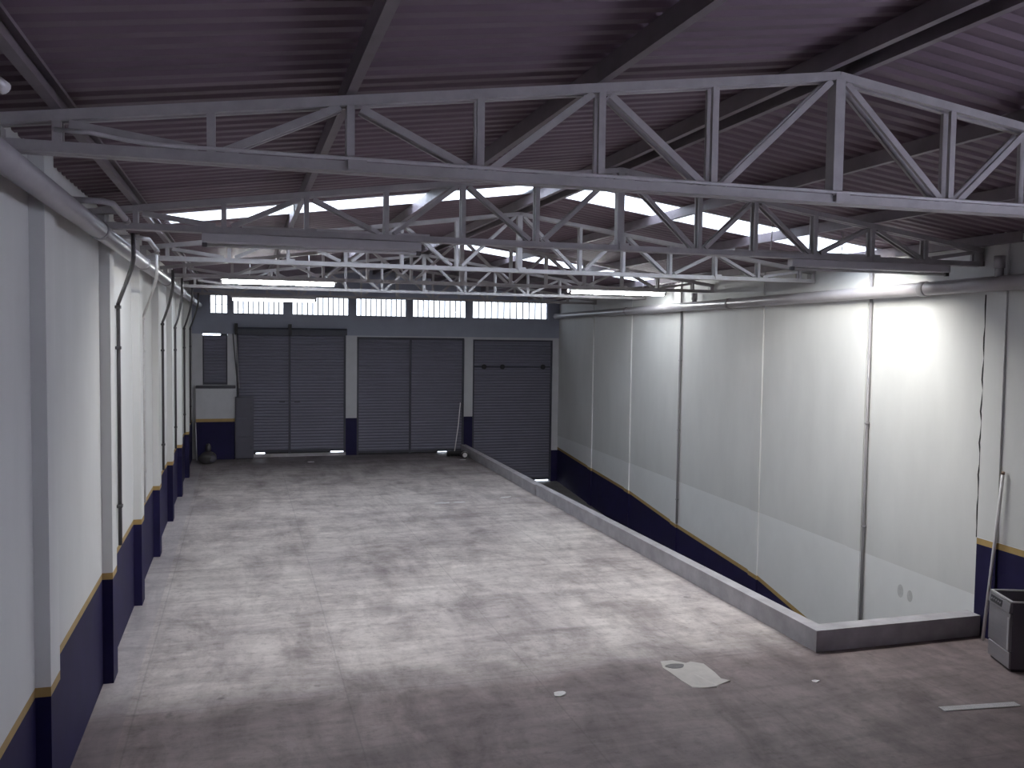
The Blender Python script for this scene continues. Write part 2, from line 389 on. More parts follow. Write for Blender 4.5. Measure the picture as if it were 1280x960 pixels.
# wall behind the camera, and the near stretch of the right wall with an added, unseen opening for fill daylight
mb = MB()
mb.box((XW0, YN-0.25, -0.3), (10.2, YN, 5.3))
mb.prism([(XW0, 5.3), (10.2, 5.3), (10.2, zt(10.2)+0.35), (RIDGE, zt(RIDGE)+0.35), (XW0, zt(XW0)+0.35)], 1, YN-0.25, YN, 0)
struct(mb.build('wall_near', 'wall'), 'white wall behind the camera', 'wall')
XS = xr(YR0)+REC; NY0, NY1, NZ0, NZ1 = -2.5, 3.5, 2.45, 4.55
mb = MB()
mb.box((XS, YN, -0.3), (XS+0.25, NY0, 5.62)); mb.box((XS, NY1, -0.3), (XS+0.25, YR0, 5.62))
mb.box((XS, NY0, -0.3), (XS+0.25, NY1, NZ0)); mb.box((XS, NY0, NZ1), (XS+0.25, NY1, 5.62))
struct(mb.build('wall_right_near', 'wall'), 'near stretch of the right wall beside the gallery', 'wall')

# ------------------------------------------------------------------ corrugated roof with two skylight strips
def rib_profile(y0, y1, pitch=0.2, h=0.026):
    pts = []; k = 0; y = y0
    while y < y1-1e-6:
        for f, z in ((0, 0), (0.42, 0), (0.60, h), (0.82, h)):
            yy = y+f*pitch
            if yy <= y1+1e-6: pts.append((yy, z))
        y += pitch
    pts.append((y1, 0)); return pts
def sheet(mb, x0, x1, y0, y1, dz=0.0, mi=0):
    pr = rib_profile(y0, y1); n = len(pr); th = 0.006
    vs = []
    for x in (x0, x1):
        for y, z in pr: vs.append((x, y, zt(x)+PUR+dz+z))
    for x in (x0, x1):
        for y, z in pr: vs.append((x, y, zt(x)+PUR+dz+z+th))
    fs = []
    for i in range(n-1):
        fs.append((i, i+1, n+i+1, n+i)); fs.append((2*n+i, 3*n+i, 3*n+i+1, 2*n+i+1))
    mb.add(vs, fs, mi)
SKYL = [(12.0, 13.0), (20.0, 21.0)]
LX = (-0.92, RIDGE-0.13); RX = (RIDGE+0.13, 9.72)
EAVE_L, EAVE_R = -1.85, 11.3
mb = MB(); ys = [YN-0.4, 12.0, 13.0, 20.0, 21.0, YB+0.4]
for i in range(5):
    a, b = ys[i], ys[i+1]
    if i in (1, 3):
        sheet(mb, EAVE_L, LX[0], a, b); sheet(mb, LX[1], RIDGE, a, b); sheet(mb, RIDGE, RX[0], a, b); sheet(mb, RX[1], EAVE_R, a, b)
    else:
        sheet(mb, EAVE_L, RIDGE, a, b); sheet(mb, RIDGE, EAVE_R, a, b)
mb.prism([(RIDGE-0.3, zt(RIDGE-0.3)+PUR+0.05), (RIDGE, zt(RIDGE)+PUR+0.05), (RIDGE+0.3, zt(RIDGE+0.3)+PUR+0.05), (RIDGE, zt(RIDGE)+PUR+0.07)], 1, YN-0.4, YB+0.4)
struct(mb.build('ceiling', 'roof'), 'dark corrugated metal roof sheeting', 'roof')
k = 20
for (a, b), nm in zip(SKYL, ('nearer', 'farther')):
    for (x0, x1), side in ((LX, 'left'), (RX, 'right')):
        mb = MB(); sheet(mb, x0-0.06, x1+0.06, a-0.05, b+0.05, 0.008)
        struct(mb.build('window_%d' % k, 'skylight'), 'bright translucent skylight strip in the %s roof slope, the %s of two' % (side, nm), 'skylight'); k += 1

# ------------------------------------------------------------------ windows of the back wall
bars_n = [2, 9, 10, 9, 9, 11]
for i, ((a, b), nb) in enumerate(zip(WIN, bars_n)):
    pos = ['narrow barred window at the left end of the row', 'barred window second from the left in the row', 'barred window third from the left in the row',
           'barred window fourth from the left in the row', 'barred window second from the right in the row', 'widest barred window at the right end of the row'][i]
    r = sroot('window_%d' % (i+1), pos, 'window', (a, YB+0.05, 4.62)); W = b-a
    f = MB(); t = 0.025
    f.box((0, 0, 0), (W, 0.05, t)); f.box((0, 0, 0.6-t), (W, 0.05, 0.6)); f.box((0, 0, t), (t, 0.05, 0.6-t)); f.box((W-t, 0, t), (W, 0.05, 0.6-t))
    f.build('window_frame', 'shutter_dark', r)
    g = MB(); g.box((t, 0.10, t), (W-t, 0.106, 0.6-t)); g.build('pane', 'glass', r)
    bm_ = MB()
    for q in range(nb):
        x = W*(q+1)/(nb+1); bm_.tube([(x, 0.02, t), (x, 0.02, 0.6-t)], 0.019, 6)
    if i == 0: bm_.tube([(t, 0.02, 0.3), (W-t, 0.02, 0.3)], 0.009, 6)
    bm_.build('window_bars', 'shutter_dark', r)
r = sroot('window_7', 'unseen wide opening added in the right wall beside the camera for daylight', 'window', (XS+0.1, NY0, NZ0)); W = NY1-NY0; Hh = NZ1-NZ0  # unseen opening, added to light the near walls and trusses
f = MB(); f.box((0, 0, 0), (0.06, W, 0.05)); f.box((0, 0, Hh-0.05), (0.06, W, Hh)); f.box((0, 0, 0.05), (0.06, 0.05, Hh-0.05)); f.box((0, W-0.05, 0.05), (0.06, W, Hh-0.05)); f.box((0, W/2-0.03, 0.05), (0.06, W/2+0.03, Hh-0.05))
f.build('window_frame', 'shutter_dark', r); g = MB(); g.box((0.02, 0.05, 0.05), (0.026, W-0.05, Hh-0.05)); g.build('pane', 'glass_clear', r)

# ------------------------------------------------------------------ roller shutters
def curtain(x0, x1, z0, z1, y=0.0, pitch=0.098):
    """interlocking curved slats in one sheet"""
    prof = []; z = z0
    while z < z1-0.01:
        for f, d in ((0, 0.010), (0.08, 0.0), (0.30, -0.010), (0.55, -0.012), (0.80, -0.006), (0.92, 0.006)):
            zz = min(z+f*pitch, z1); prof.append((y+d, zz))
        z += pitch
    prof.append((y+0.01, z1)); n = len(prof)
    vs = [(x, a, b) for x in (x0, x1) for a, b in prof] + [(x, a+0.012, b) for x in (x0, x1) for a, b in prof]
    fs = []
    for i in range(n-1):
        fs.append((i, n+i, n+i+1, i+1)); fs.append((2*n+i, 2*n+i+1, 3*n+i+1, 3*n+i))
    fs += [(0, 2*n, 3*n, n), (n-1, 2*n-1, 4*n-1, 3*n-1)]
    return MB().add(vs, fs)
def leaf(r, x0, x1, z0, z1, gap=None, mt='shutter'):
    """one shutter curtain with bottom bar; gap = (xa, xb) where the floor seal is missing"""
    curtain(x0, x1, z0+0.12, z1).build('shutter_curtain', mt, r)
    b = MB(); b.cbox((x0, -0.02, z0+0.045), (x1, 0.025, z0+0.125), 0.006); b.build('bottom_bar', 'shutter_dark', r)
    s = MB(); segs = [(x0, x1)] if not gap else [(x0, gap[0]), (gap[1], x1)]
    for a, b_ in segs:
        if b_-a > 0.01: s.box((a, -0.012, z0), (b_, 0.018, z0+0.046))
    if s.v: s.build('floor_seal', 'black', r)
def rail(r, x, z0, z1, wd=0.07):
    b = MB(); b.prism([(x-wd/2, -0.05), (x+wd/2, -0.05), (x+wd/2, 0.05), (x+wd/2-0.012, 0.05), (x+wd/2-0.012, -0.038), (x-wd/2+0.012, -0.038), (x-wd/2+0.012, 0.05), (x-wd/2, 0.05)], 2, z0, z1)
    b.box((x-wd/2+0.012, 0.03, z0), (x+wd/2-0.012, 0.045, z1)); b.build('guide_rail', 'shutter_dark', r)
YS = YB+0.08
# service hatch above the low white wall
r = sroot('door_1', 'small dark slatted shutter above the low white wall', 'shutter', (0, YS, 0))
curtain(-1.19, -0.46, 2.42, 3.935).build('shutter_curtain', 'shutter', r)
b = MB(); b.cbox((-1.20, -0.02, 2.36), (-0.45, 0.03, 2.43), 0.005); b.build('bottom_bar', 'shutter_dark', r)
for x in (-1.185, -0.465): rail(r, x, 2.36, 3.935, 0.05)
s = MB(); s.box((-0.66, -0.02, 3.93), (-0.455, 0.03, 3.98)); s.build('top_seal', 'shutter_dark', r)
# wide shutter left of centre
r = sroot('door_2', 'double roller shutter left of centre, with a roll housing on top', 'shutter', (0, YS, 0))
st = MB(); st.box((-0.18, -0.08, 0.0), (3.29, 0.14, 0.10)); st.build('threshold', 'kerb', r)
leaf(r, -0.17, 1.475, 0.10, 4.0, (0.42, 0.70)); leaf(r, 1.485, 3.28, 0.10, 4.0, (2.80, 3.22))
for x in (-0.15, 1.48, 3.26): rail(r, x, 0.10, 4.0, 0.075)
h = MB(); h.prism([(-0.30, 3.98), (-0.30, 4.14), (-0.24, 4.20), (-0.08, 4.20), (-0.08, 3.98)], 0, -0.22, 3.30); h.build('roll_housing', 'shutter_dark', r)
for x in (-0.18, 1.48):
    h = MB(); h.cbox((x-0.05, -0.34, 3.96), (x+0.05, -0.06, 4.32), 0.008); h.build('housing_bracket', 'black', r)
for x in (1.24, 1.72):
    h = MB(); h.cbox((x-0.09, -0.05, 1.78), (x+0.09, -0.012, 1.81), 0.004); h.build('lock_bolt', 'black', r)
# wide shutter right of centre
r = sroot('door_3', 'double roller shutter right of centre', 'shutter', (0, YS, 0))
leaf(r, 3.66, 5.45, 0.0, 3.9); leaf(r, 5.46, 7.31, 0.0, 3.9, (6.42, 7.02))
for x in (3.685, 5.455, 7.285): rail(r, x, 0.0, 3.9, 0.07)
h = MB(); h.box((3.66, -0.05, 3.86), (7.31, 0.06, 3.94)); h.build('head_rail', 'shutter_dark', r)
# tall shutter at the foot of the ramp
r = sroot('door_4', 'tall roller shutter at the right end, reaching down to the ramp', 'shutter', (0, YS, 0))
leaf(r, 7.66, 10.49, -1.10, 2.95, (9.95, 10.46)); curtain(7.66, 10.49, 2.98, 3.86, -0.01).build('upper_curtain', 'shutter', r)
for x in (7.645, 10.505): rail(r, x, -1.1, 3.86, 0.07)
h = MB(); h.box((7.62, -0.05, 3.84), (10.53, 0.06, 3.90)); h.build('head_rail', 'shutter_dark', r)
h = MB(); h.tube([(7.66, -0.05, 2.96), (10.49, -0.05, 2.96)], 0.03, 8); h.build('cross_bar', 'shutter_dark', r)
for x in (8.02, 8.68, 10.17):
    kn = MB(); kn.tube([(x, -0.03, 2.96), (x, -0.11, 2.96)], 0.085, 16); kn.tube([(x, -0.10, 2.96), (x, -0.118, 2.96)], 0.045, 12)
    kn.build('bearing_knob', 'black', r)

# ------------------------------------------------------------------ kerb round the ramp
r = thing('kerb', 'low raw concrete kerb bordering the ramp opening, turning across its near end', 'kerb', (KX, KY0, 0))
def quadprism(pts, z0, z1):
    b = MB(); c = 0.012
    b.prism([(p[0]-KX, p[1]-KY0) for p in pts], 2, z0, z1); return b
quadprism([(KX, KY0), (KXO, KY1), (KXO+0.02, 21.4), (KX+0.06, 21.4)], 0, 0.28).build('kerb_run', 'kerb', r)
quadprism([(KX+0.03, 21.4), (KXO+0.04, 21.4), (KXO+0.14, YB-0.02), (KX+0.17, YB-0.02)], 0, 0.27).build('kerb_far_run', 'kerb', r)
quadprism([(KX, KY0), (xr(KY0)-0.005, KY0), (xr(KY1)-0.005, KY1), (KXO, KY1)], 0, 0.28).build('kerb_end', 'kerb', r)

# ------------------------------------------------------------------ roof trusses
NODES = [-1.04, -0.18, 0.67, 1.53, 2.40, 3.28, RIDGE, 5.38, 6.16, 7.03, 7.90, 8.75, 9.60]
ZBC = 5.05
TRY = [5.93, 10.0, 14.06, 18.06, 22.05, 26.05]
TL = ['nearest the camera, largest in view', 'second from the camera, with two dark lamps under it', 'third from the camera', 'fourth from the camera, just before two lit lamps',
      'fifth from the camera', 'farthest away, just above the window row']
def truss(i, y):
    xe = xr(y)+REC-0.02 if y > 9.9 or y < 9 else xr(y)-0.01
    xe = xr(y)+REC-0.02; x0 = XLR+0.02
    r = thing('roof_truss', 'grey painted steel roof truss, ' + TL[i], 'roof truss', (RIDGE, y, ZBC), 'steel roof trusses')
    R_ = lambda x: x-RIDGE
    def chord(name, segs):
        b = MB()
        for (xa, za), (xb, zb) in segs:
            for ya, yb in ((-0.062, -0.022), (0.022, 0.062)):
                b.bar((R_(xa), za-ZBC), (R_(xb), zb-ZBC), 0.062, ya, yb)
        return b
    zb_ = ZBC+0.031
    b = chord('b', [((x0, zb_), (xe, zb_))])
    for ya, yb in ((-0.075, -0.012), (0.012, 0.075)): b.box((R_(x0), ya, -0.004), (R_(xe), yb, 0.006))
    b.build('bottom_chord', 'steel', r)
    top = lambda x: zt(x)-0.032
    xe_t = min(xe, 10.05)
    chord('t', [((x0, top(x0)), (RIDGE, top(RIDGE))), ((RIDGE, top(RIDGE)), (xe, top(xe)))]).build('top_chord', 'steel', r)
    for k, x in enumerate(NODES):
        b = MB(); w_ = 0.05
        z1 = top(x)-0.03
        if k == 6: b.cbox((-0.042, -0.07, 0.05), (0.042, 0.03, z1-ZBC), 0.003)
        else:
            for ya, yb in ((-0.058, -0.026), (0.026, 0.058)): b.box((R_(x)-w_/2, ya, 0.055), (R_(x)+w_/2, yb, z1-ZBC))
        b.build('post', 'steel', r)
    for k in range(12):
        a, c = NODES[k], NODES[k+1]
        up, lo = (a, c) if k % 2 == 0 else (c, a)
        s_ = 0.075 if lo > up else -0.075
        b = MB()
        for ya, yb in ((-0.056, -0.028), (0.028, 0.056)):
            b.bar((R_(up)+s_*0.9, top(up)-0.045-ZBC), (R_(lo)-s_*1.1, 0.075), 0.048, ya, yb)
        b.build('diagonal', 'steel', r)
    for x in (NODES[0]-0.33, xe-0.05):
        b = MB(); b.cbox((R_(x)-0.04, -0.06, 0.055), (R_(x)+0.04, 0.06, top(x)-0.035-ZBC), 0.004); b.build('end_post', 'steel', r)
    for x in (NODES[2], RIDGE, NODES[10]):
        b = MB(); b.cbox((R_(x)-0.02, -0.085, 0.004), (R_(x)+0.10, -0.0755, 0.085), 0.002); b.build('splice_plate', 'steel', r)
for i, y in enumerate(TRY): truss(i, y)

# cable clipped along the top of the nearest bottom chord
c = MB(); yc = TRY[0]-0.045
pts = [(-1.05, yc-0.03, ZBC+0.125), (-0.85, yc-0.03, ZBC+0.12), (-0.65, yc-0.03, ZBC+0.09), (-0.45, yc-0.03, ZBC+0.078)] + [(x*0.5, yc-0.03, ZBC+0.076) for x in range(0, 19)]
c.tube(pts, 0.013, 8)
tag(c.build('cable', 'conduit_pale'), 'thin pale cable lying along the bottom chord of the nearest truss', 'cable')

# ------------------------------------------------------------------ purlins
PX = [(-1.04, 'along the left eave'), (0.67, 'second from the left eave'), (2.40, 'third from the left eave'), (RIDGE-0.13, 'left of the ridge pair'),
      (RIDGE+0.13, 'right of the ridge pair'), (6.16, 'first right of the ridge'), (7.90, 'second right of the ridge'), (9.60, 'along the right eave')]
for x, pos in PX:
    b = MB(); t = 0.006; h = PUR-0.012; wd = 0.062; s = 1 if x != RIDGE+0.13 else -1
    z0 = zt(x)+0.003
    prof = [(0, 0), (wd, 0), (wd, 0.022), (wd-t, 0.022), (wd-t, t), (t, t), (t, h-t), (wd-t, h-t), (wd-t, h-0.022), (wd, h-0.022), (wd, h), (0, h)]
    prof = [((px-wd/2)*s, pz) for px, pz in prof]
    if s < 0: prof = prof[::-1]
    b.prism([(px, pz) for px, pz in prof], 1, (9.2 if x > 9 else YN+0.02), YB-0.02)
    o = b.build('purlin', 'purlin', loc=(x, 0, z0)); tag(o, 'grey steel purlin running the length of the roof, ' + pos, 'purlin', 'roof purlins')

# ------------------------------------------------------------------ drain pipes along both walls
def pipe_run(name, label, p, q, r_, collars, stubs):
    p, q = Vector(p), Vector(q); d = q-p
    root = thing(name, label, 'pipe', p)
    b = MB(); b.tube([(0, 0, 0), d*0.25, d*0.5, d*0.75, d], r_, 20); b.build('pipe', 'plastic_pipe', root)
    n = d.normalized()
    for y in collars:
        c = d*((y-p.y)/d.y); b = MB(); b.tube([c-n*0.07, c-n*0.055, c+n*0.055, c+n*0.07], [r_+0.004, r_+0.012, r_+0.012, r_+0.004], 20); b.build('collar', 'collar', root)
    for y, zt_ in stubs:
        c = d*((y-p.y)/d.y); b = MB(); b.tube([c+Vector((0, 0, r_*0.6)), c+Vector((0, 0, zt_-0.08))], 0.055, 14)
        b.tube([c+Vector((0, 0, zt_-0.16)), c+Vector((0, 0, zt_))], 0.07, 14); b.build('inlet_stub', 'plastic_pipe', root)
pipe_run('drain_pipe', 'thick grey plastic drain pipe running along the top of the left wall', (-1.29, 2.4, 4.985), (-1.29, YB-0.1, 4.87), 0.083, [9.3, 13.2, 17.2, 21.3, 25.2], [])
pipe_run('drain_pipe', 'thick grey plastic drain pipe running along the top of the right wall', (xr(4)-0.137, 4, 4.80), (xr(YB)-0.137, YB-0.1, 4.745), 0.10, [10.93, 17.0, 23.0],
         [(9.5, 0.36), (18.7, 0.30)])

# ------------------------------------------------------------------ conduits down the left wall
CND = [  # top y, wall y, z of lower bend, material, words
    (10.45, 12.2, 4.35, 'conduit', 'black conduit swooping over the left pipe and down the left wall, nearest of the row', 0.024),
    (13.2, 15.2, 4.25, 'conduit_pale', 'pale grey conduit on the left wall, second nearest of the row', 0.020),
    (16.2, 18.75, 4.20, 'conduit', 'dark conduit on the left wall, third nearest of the row', 0.024),
    (18.6, 22.2, 4.15, 'conduit', 'dark conduit on the left wall, fourth nearest of the row', 0.024),
    (22.3, 25.6, 4.15, 'conduit', 'dark conduit on the left wall, second from its far end', 0.024),
    (25.3, 28.4, 4.15, 'conduit', 'dark conduit on the left wall, farthest of the row near the end wall', 0.024)]
for yt, yw, zl, m_, lab, rr in CND:
    root = thing('conduit', lab, 'conduit', (XLR+0.035, yw, 1.3), 'conduits down the left wall')
    def bz(a, b, c, d_, n=9):
        o = []
        for i in range(n+1):
            t = i/n; o.append(a*(1-t)**3 + b*3*t*(1-t)**2 + c*3*t*t*(1-t) + d_*t**3)
        return o
    P0 = Vector((0.37, yt-yw, 5.06-1.3)); P1 = Vector((0.37, yt-yw+0.02, 4.82-1.3)); P2 = Vector((0.0, 0, zl-1.3)); P3 = Vector((0, 0, 0.0))
    pts = [P0] + bz(P1, P1-Vector((0, 0, 0.12)), P2+Vector((0.10, -0.3, 0.18)), P2) + [P2-Vector((0, 0, 0.5)), P3]
    b = MB(); b.tube(pts, rr, 8); b.build('conduit_tube', m_, root)
    for z in (zl-1.3-0.04, zl-1.3-0.55, 0.5):
        b = MB(); b.cbox((-0.034, -0.045, z-0.02), (rr+0.008, 0.045, z+0.02), 0.004); b.build('clamp', m_, root)
# short pale pipes bending off the eave beside the trusses
for yy, lab in ((9.0, 'short pale pipe stub angled down from the left eave, at the second truss'), (12.3, 'short pale pipe stub angled down from the left eave, just before the third truss')):
    b = MB(); b.tube([(-1.49, yy, 5.19), (-1.22, yy, 5.19), (-1.14, yy+0.06, 5.18), (-1.12, yy+0.9, 5.13), (-1.12, yy+1.0, 5.115)], 0.030, 10)
    b.tube([(-1.12, yy+0.82, 5.135), (-1.12, yy+1.0, 5.115)], 0.037, 10)
    tag(b.build('pipe_stub', 'plastic_pipe'), lab, 'pipe', 'eave pipe stubs')
b = MB(); b.tube([(-1.50, 5.35, 5.30), (-1.30, 5.35, 5.30), (-1.22, 5.36, 5.295), (-1.20, 5.40, 5.28)], 0.036, 12)
tag(b.build('pipe_stub', 'pvc'), 'pale round pipe end sticking out of the left wall top, nearest the camera', 'pipe', 'eave pipe stubs')
# two straight conduits down the right wall
for yw, lab in ((12.41, 'straight grey conduit down the right wall, nearer of two'), (19.74, 'straight grey conduit down the right wall, farther of two')):
    zb = lerp(RBAND, yw)+0.03
    root = thing('conduit', lab, 'conduit', (xr(yw)+REC-0.042, yw-0.07, zb), 'conduits down the right wall')
    b = MB(); b.tube([(0, 0, 0), (0, 0, 2.0), (0, 0, 5.30-zb)], 0.026, 10); b.build('conduit_tube', 'collar', root)
    for z in (0.6, 2.3, 4.0):
        b = MB(); b.cbox((-0.032, -0.04, z-0.015), (0.022, 0.016, z+0.015), 0.004); b.build('clamp', 'collar', root)
# thin black cable down the crack by the right pilaster
b = MB(); y = 9.875; pts = []
for k in range(24):
    z = 4.66 - k*(4.66-1.33)/23; pts.append((xr(y)+REC-0.014, y+0.012*math.sin(k*1.9)+0.006*math.sin(k*4.1), z))
b.tube(pts, 0.010, 6); tag(b.build('cable', 'black'), 'thin black cable hanging down the right wall beside the near pilaster', 'cable')

# ------------------------------------------------------------------ fluorescent battens under the trusses
def batten(x0, x1, y, label, kind, ztop=5.043, lit='tube_lit', drop=0.0):
    """off: dark batten screwed under a truss; lit: bare lit batten; shaded: lit batten behind a reflector skirt"""
    L_ = x1-x0
    r = thing('strip_light', label, 'lamp', (x0, y, ztop), 'fluorescent strip lights')
    b = MB()
    if kind == 'lit': b.prism([(-0.07, -0.002), (0.13, -0.002), (0.14, -0.105), (0.13, -0.105), (0.115, -0.02), (0.045, -0.03), (0.03, -0.07), (-0.03, -0.07), (-0.07, -0.05)], 0, 0.0, L_); ty, tz, tr, tm = -0.02, -0.100, 0.034, lit
    elif kind == 'off': b.prism([(-0.045, -0.002), (0.06, -0.002), (0.06, -0.085), (0.045, -0.098), (-0.03, -0.098), (-0.045, -0.085)], 0, 0.0, L_); ty, tz, tr, tm = 0.0, -0.122, 0.018, 'tube_off'
    else: b.prism([(-0.035, -0.002), (0.19, -0.002), (0.205, -0.09), (0.198, -0.092), (0.182, -0.014), (0.032, -0.014), (0.032, -0.105), (-0.035, -0.105)], 0, 0.0, L_); ty, tz, tr, tm = 0.065, -0.068, 0.019, 'tube_rear'
    b.build('lamp_housing', 'housing', r)
    b = MB(); b.tube([(0.05, ty, tz), (L_-0.05, ty, tz)], tr, 12); b.build('tube', lit if kind == 'shaded' and lit != 'tube_lit' else tm, r)
    for xa, xb in ((0.0, 0.05), (L_-0.05, L_)):
        b = MB(); b.cbox((xa, ty-0.022, tz-0.022), (xb, ty+0.022, {'lit': -0.06, 'off': -0.095, 'shaded': -0.016}[kind]), 0.004); b.build('lamp_holder', 'cap', r)
    if drop:
        for x in (0.6, L_-0.6):
            zz = zt(x0+x)+PUR-ztop+0.0
            b = MB(); b.tube([(x, 0.0, -0.004), (x+0.02, 0.0, zz*0.5), (x+0.01, 0.0, zz)], 0.007, 6); b.build('hanger_wire', 'conduit_pale', r)
batten(-0.40, 1.92, 10.0, 'long dark unlit strip lamp under the second truss, left of the ridge', 'off')
batten(6.70, 9.16, 10.0, 'long dark unlit strip lamp under the second truss, near the right wall', 'off')
batten(0.0, 2.3, 11.4, 'lit strip lamp hidden behind the left dark lamp', 'shaded', 5.30, drop=1, lit='tube_rear_old')
batten(6.70, 9.10, 11.4, 'lit strip lamp hidden behind the right dark lamp, brightening the right wall', 'shaded', 5.30, drop=1)
batten(-0.45, 2.00, 20.3, 'lit white strip lamp on the left, hanging above the window row', 'lit', 5.205, drop=1)
batten(7.52, 10.04, 20.3, 'lit white strip lamp on the right, its end close to the right wall', 'lit', 5.20, drop=1)
batten(-0.30, 2.02, 26.05, 'lit white strip lamp far away on the left, overlapping the window row', 'lit', lit='tube_far')

# ------------------------------------------------------------------ far left corner
r = thing('low_wall', 'low white block wall with navy base and ochre line in the far left corner', 'wall', (-1.40, 29.72, 0))
LW = 1.17
b = MB(); b.box((0, 0, 0), (LW, 0.27, 1.20), 0); b.box((0, -0.001, 1.20), (LW, 0.27, 1.30), 1); b.box((0, 0, 1.30), (LW, 0.27, 2.26), 2); b.build('wall_body', ['navy', 'ochre', 'pier'], r)
b = MB(); b.cbox((-0.0, -0.04, 2.26), (LW+0.03, 0.27, 2.345), 0.01); b.build('cap', 'blockcap', r)
r = thing('metal_cabinet', 'narrow dark grey metal cabinet standing between the low white wall and the shutter', 'cabinet', (-0.215, 29.62, 0))
b = MB(); b.cbox((0, 0, 0.03), (0.56, 0.32, 1.98), 0.008); b.build('cabinet_body', 'greypanel', r)
for z0, z1 in ((0.07, 0.70), (0.72, 1.32), (1.34, 1.95)):
    b = MB(); b.cbox((0.02, -0.016, z0), (0.54, 0.0, z1), 0.004); d = b.build('door', 'greypanel', r)
    b = MB(); b.cbox((0.47, -0.03, (z0+z1)/2-0.05), (0.49, -0.016, (z0+z1)/2+0.05), 0.003); b.build('handle', 'shutter_dark', d)
b = MB(); b.box((0.03, 0.03, 0), (0.53, 0.29, 0.03)); b.build('plinth', 'black', r)
# hanging chain and rope of the hatch
b = MB(); 
for k in range(62):
    z = 3.98-k*0.028; rr = 0.013
    a = 0 if k % 2 else math.pi/2
    pts = [(-0.19+0.0016*k + rr*math.cos(t)*math.cos(a), 29.93 + rr*math.cos(t)*math.sin(a), z+0.02*math.sin(t)) for t in [q*math.pi/4 for q in range(9)]]
    b.tube(pts, 0.004, 4)
tag(b.build('pull_chain', 'conduit_pale'), 'thin pale pull chain hanging left of the wide shutter', 'chain')
b = MB(); b.tube([(-0.28, 29.92, 4.0), (-0.25, 29.92, 3.6), (-0.19, 29.9, 2.9), (-0.13, 29.86, 2.3), (-0.12, 29.84, 2.05)], 0.018, 8)
tag(b.build('rope', 'conduit'), 'dark rope hanging slantwise beside the pale pull chain', 'rope')
b = MB(); b.tube([(-1.375, 29.66, 0.0), (-1.425+0.02, 29.69, 1.18)], 0.016, 8)
tag(b.build('pole', 'pvc'), 'thin pale pole standing in the far left corner against the navy wall', 'pole')
# tied dark bag
r = thing('rubbish_bag', 'dark tied bag lying on the floor in the far left corner', 'bag', (-1.02, 28.85, 0), None, 0.4)
import bmesh
def blob(name, rx, ry, rz, c, m_, seed, parent, amp=0.12):
    bm = bmesh.new(); bmesh.ops.create_icosphere(bm, subdivisions=4, radius=1)
    rnd = random.Random(seed); ks = [(rnd.uniform(2, 5), rnd.uniform(2, 5), rnd.uniform(2, 5), rnd.uniform(0, 6)) for _ in range(5)]
    for v in bm.verts:
        p = v.co.copy(); d = sum(math.sin(a*p.x+b_*p.y+c_*p.z+e) for a, b_, c_, e in ks)/5
        p *= 1+amp*d; v.co = Vector((p.x*rx+c[0], p.y*ry+c[1], max(p.z*rz+c[2], 0.0)))
    me = bpy.data.meshes.new(name); bm.to_mesh(me); bm.free(); me.materials.append(M[m_])
    me.polygons.foreach_set('use_smooth', [True]*len(me.polygons)); o = bpy.data.objects.new(name, me); COL.objects.link(o)
    if parent: o.parent = parent
    return o
blob('bag_body', 0.27, 0.22, 0.20, (0, 0, 0.17), 'bag', 3, r)
blob('bag_neck', 0.085, 0.08, 0.16, (0.02, 0.0, 0.46), 'bag', 5, r, 0.2)
b = MB(); b.lathe([(0.05, 0.335), (0.062, 0.35), (0.05, 0.365)], (0.02, 0, 0), 14); b.build('bag_tie', 'conduit_pale', r)
blob('bag_patch', 0.12, 0.05, 0.11, (0.09, -0.185, 0.16), 'greypanel', 8, r, 0.1)

# ------------------------------------------------------------------ broom, tin and scraps by the middle pier
r = thing('broom', 'long pale broom handle leaning on the shutter beside the right navy pier', 'broom', (6.95, 29.1, 0))
b = MB(); b.tube([(-0.16, 0.0, 0.16), (0.04, 0.36, 0.95), (0.225, 0.84, 1.72)], 0.017, 8); b.build('broom_handle', 'pvc', r)
b = MB(); b.cbox((-0.42, -0.05, 0.09), (0.10, 0.05, 0.17), 0.012); b.build('broom_head', 'black', r)
b = MB()
for k in range(26):
    for j in range(4):
        x = -0.41+k*0.02; b.tube([(x, -0.035+j*0.023, 0.10), (x+0.012*math.sin(k+j), -0.05+j*0.033, 0.0)], 0.006, 4)
b.build('bristles', 'black', r)
r = thing('paint_tin', 'small round tin lying on its side, pale lid facing the hall, under the broom', 'tin', (6.98, 28.55, 0.12))
b = MB(); b.tube([(0, -0.14, 0), (0, -0.12, 0), (0, 0.12, 0), (0, 0.14, 0)], [0.115, 0.12, 0.12, 0.115], 20); b.build('tin_body', 'black', r)
b = MB(); b.tube([(0, -0.15, 0), (0, -0.139, 0)], 0.075, 18); b.build('lid', 'scrap', r)
b = MB(); b.tube([(0.12*math.cos(t), -0.09-0.05*math.sin(t), 0.10*math.sin(t)+0.02) for t in [math.pi*q/10 for q in range(11)]], 0.004, 5); b.build('tin_handle', 'conduit_pale', r)

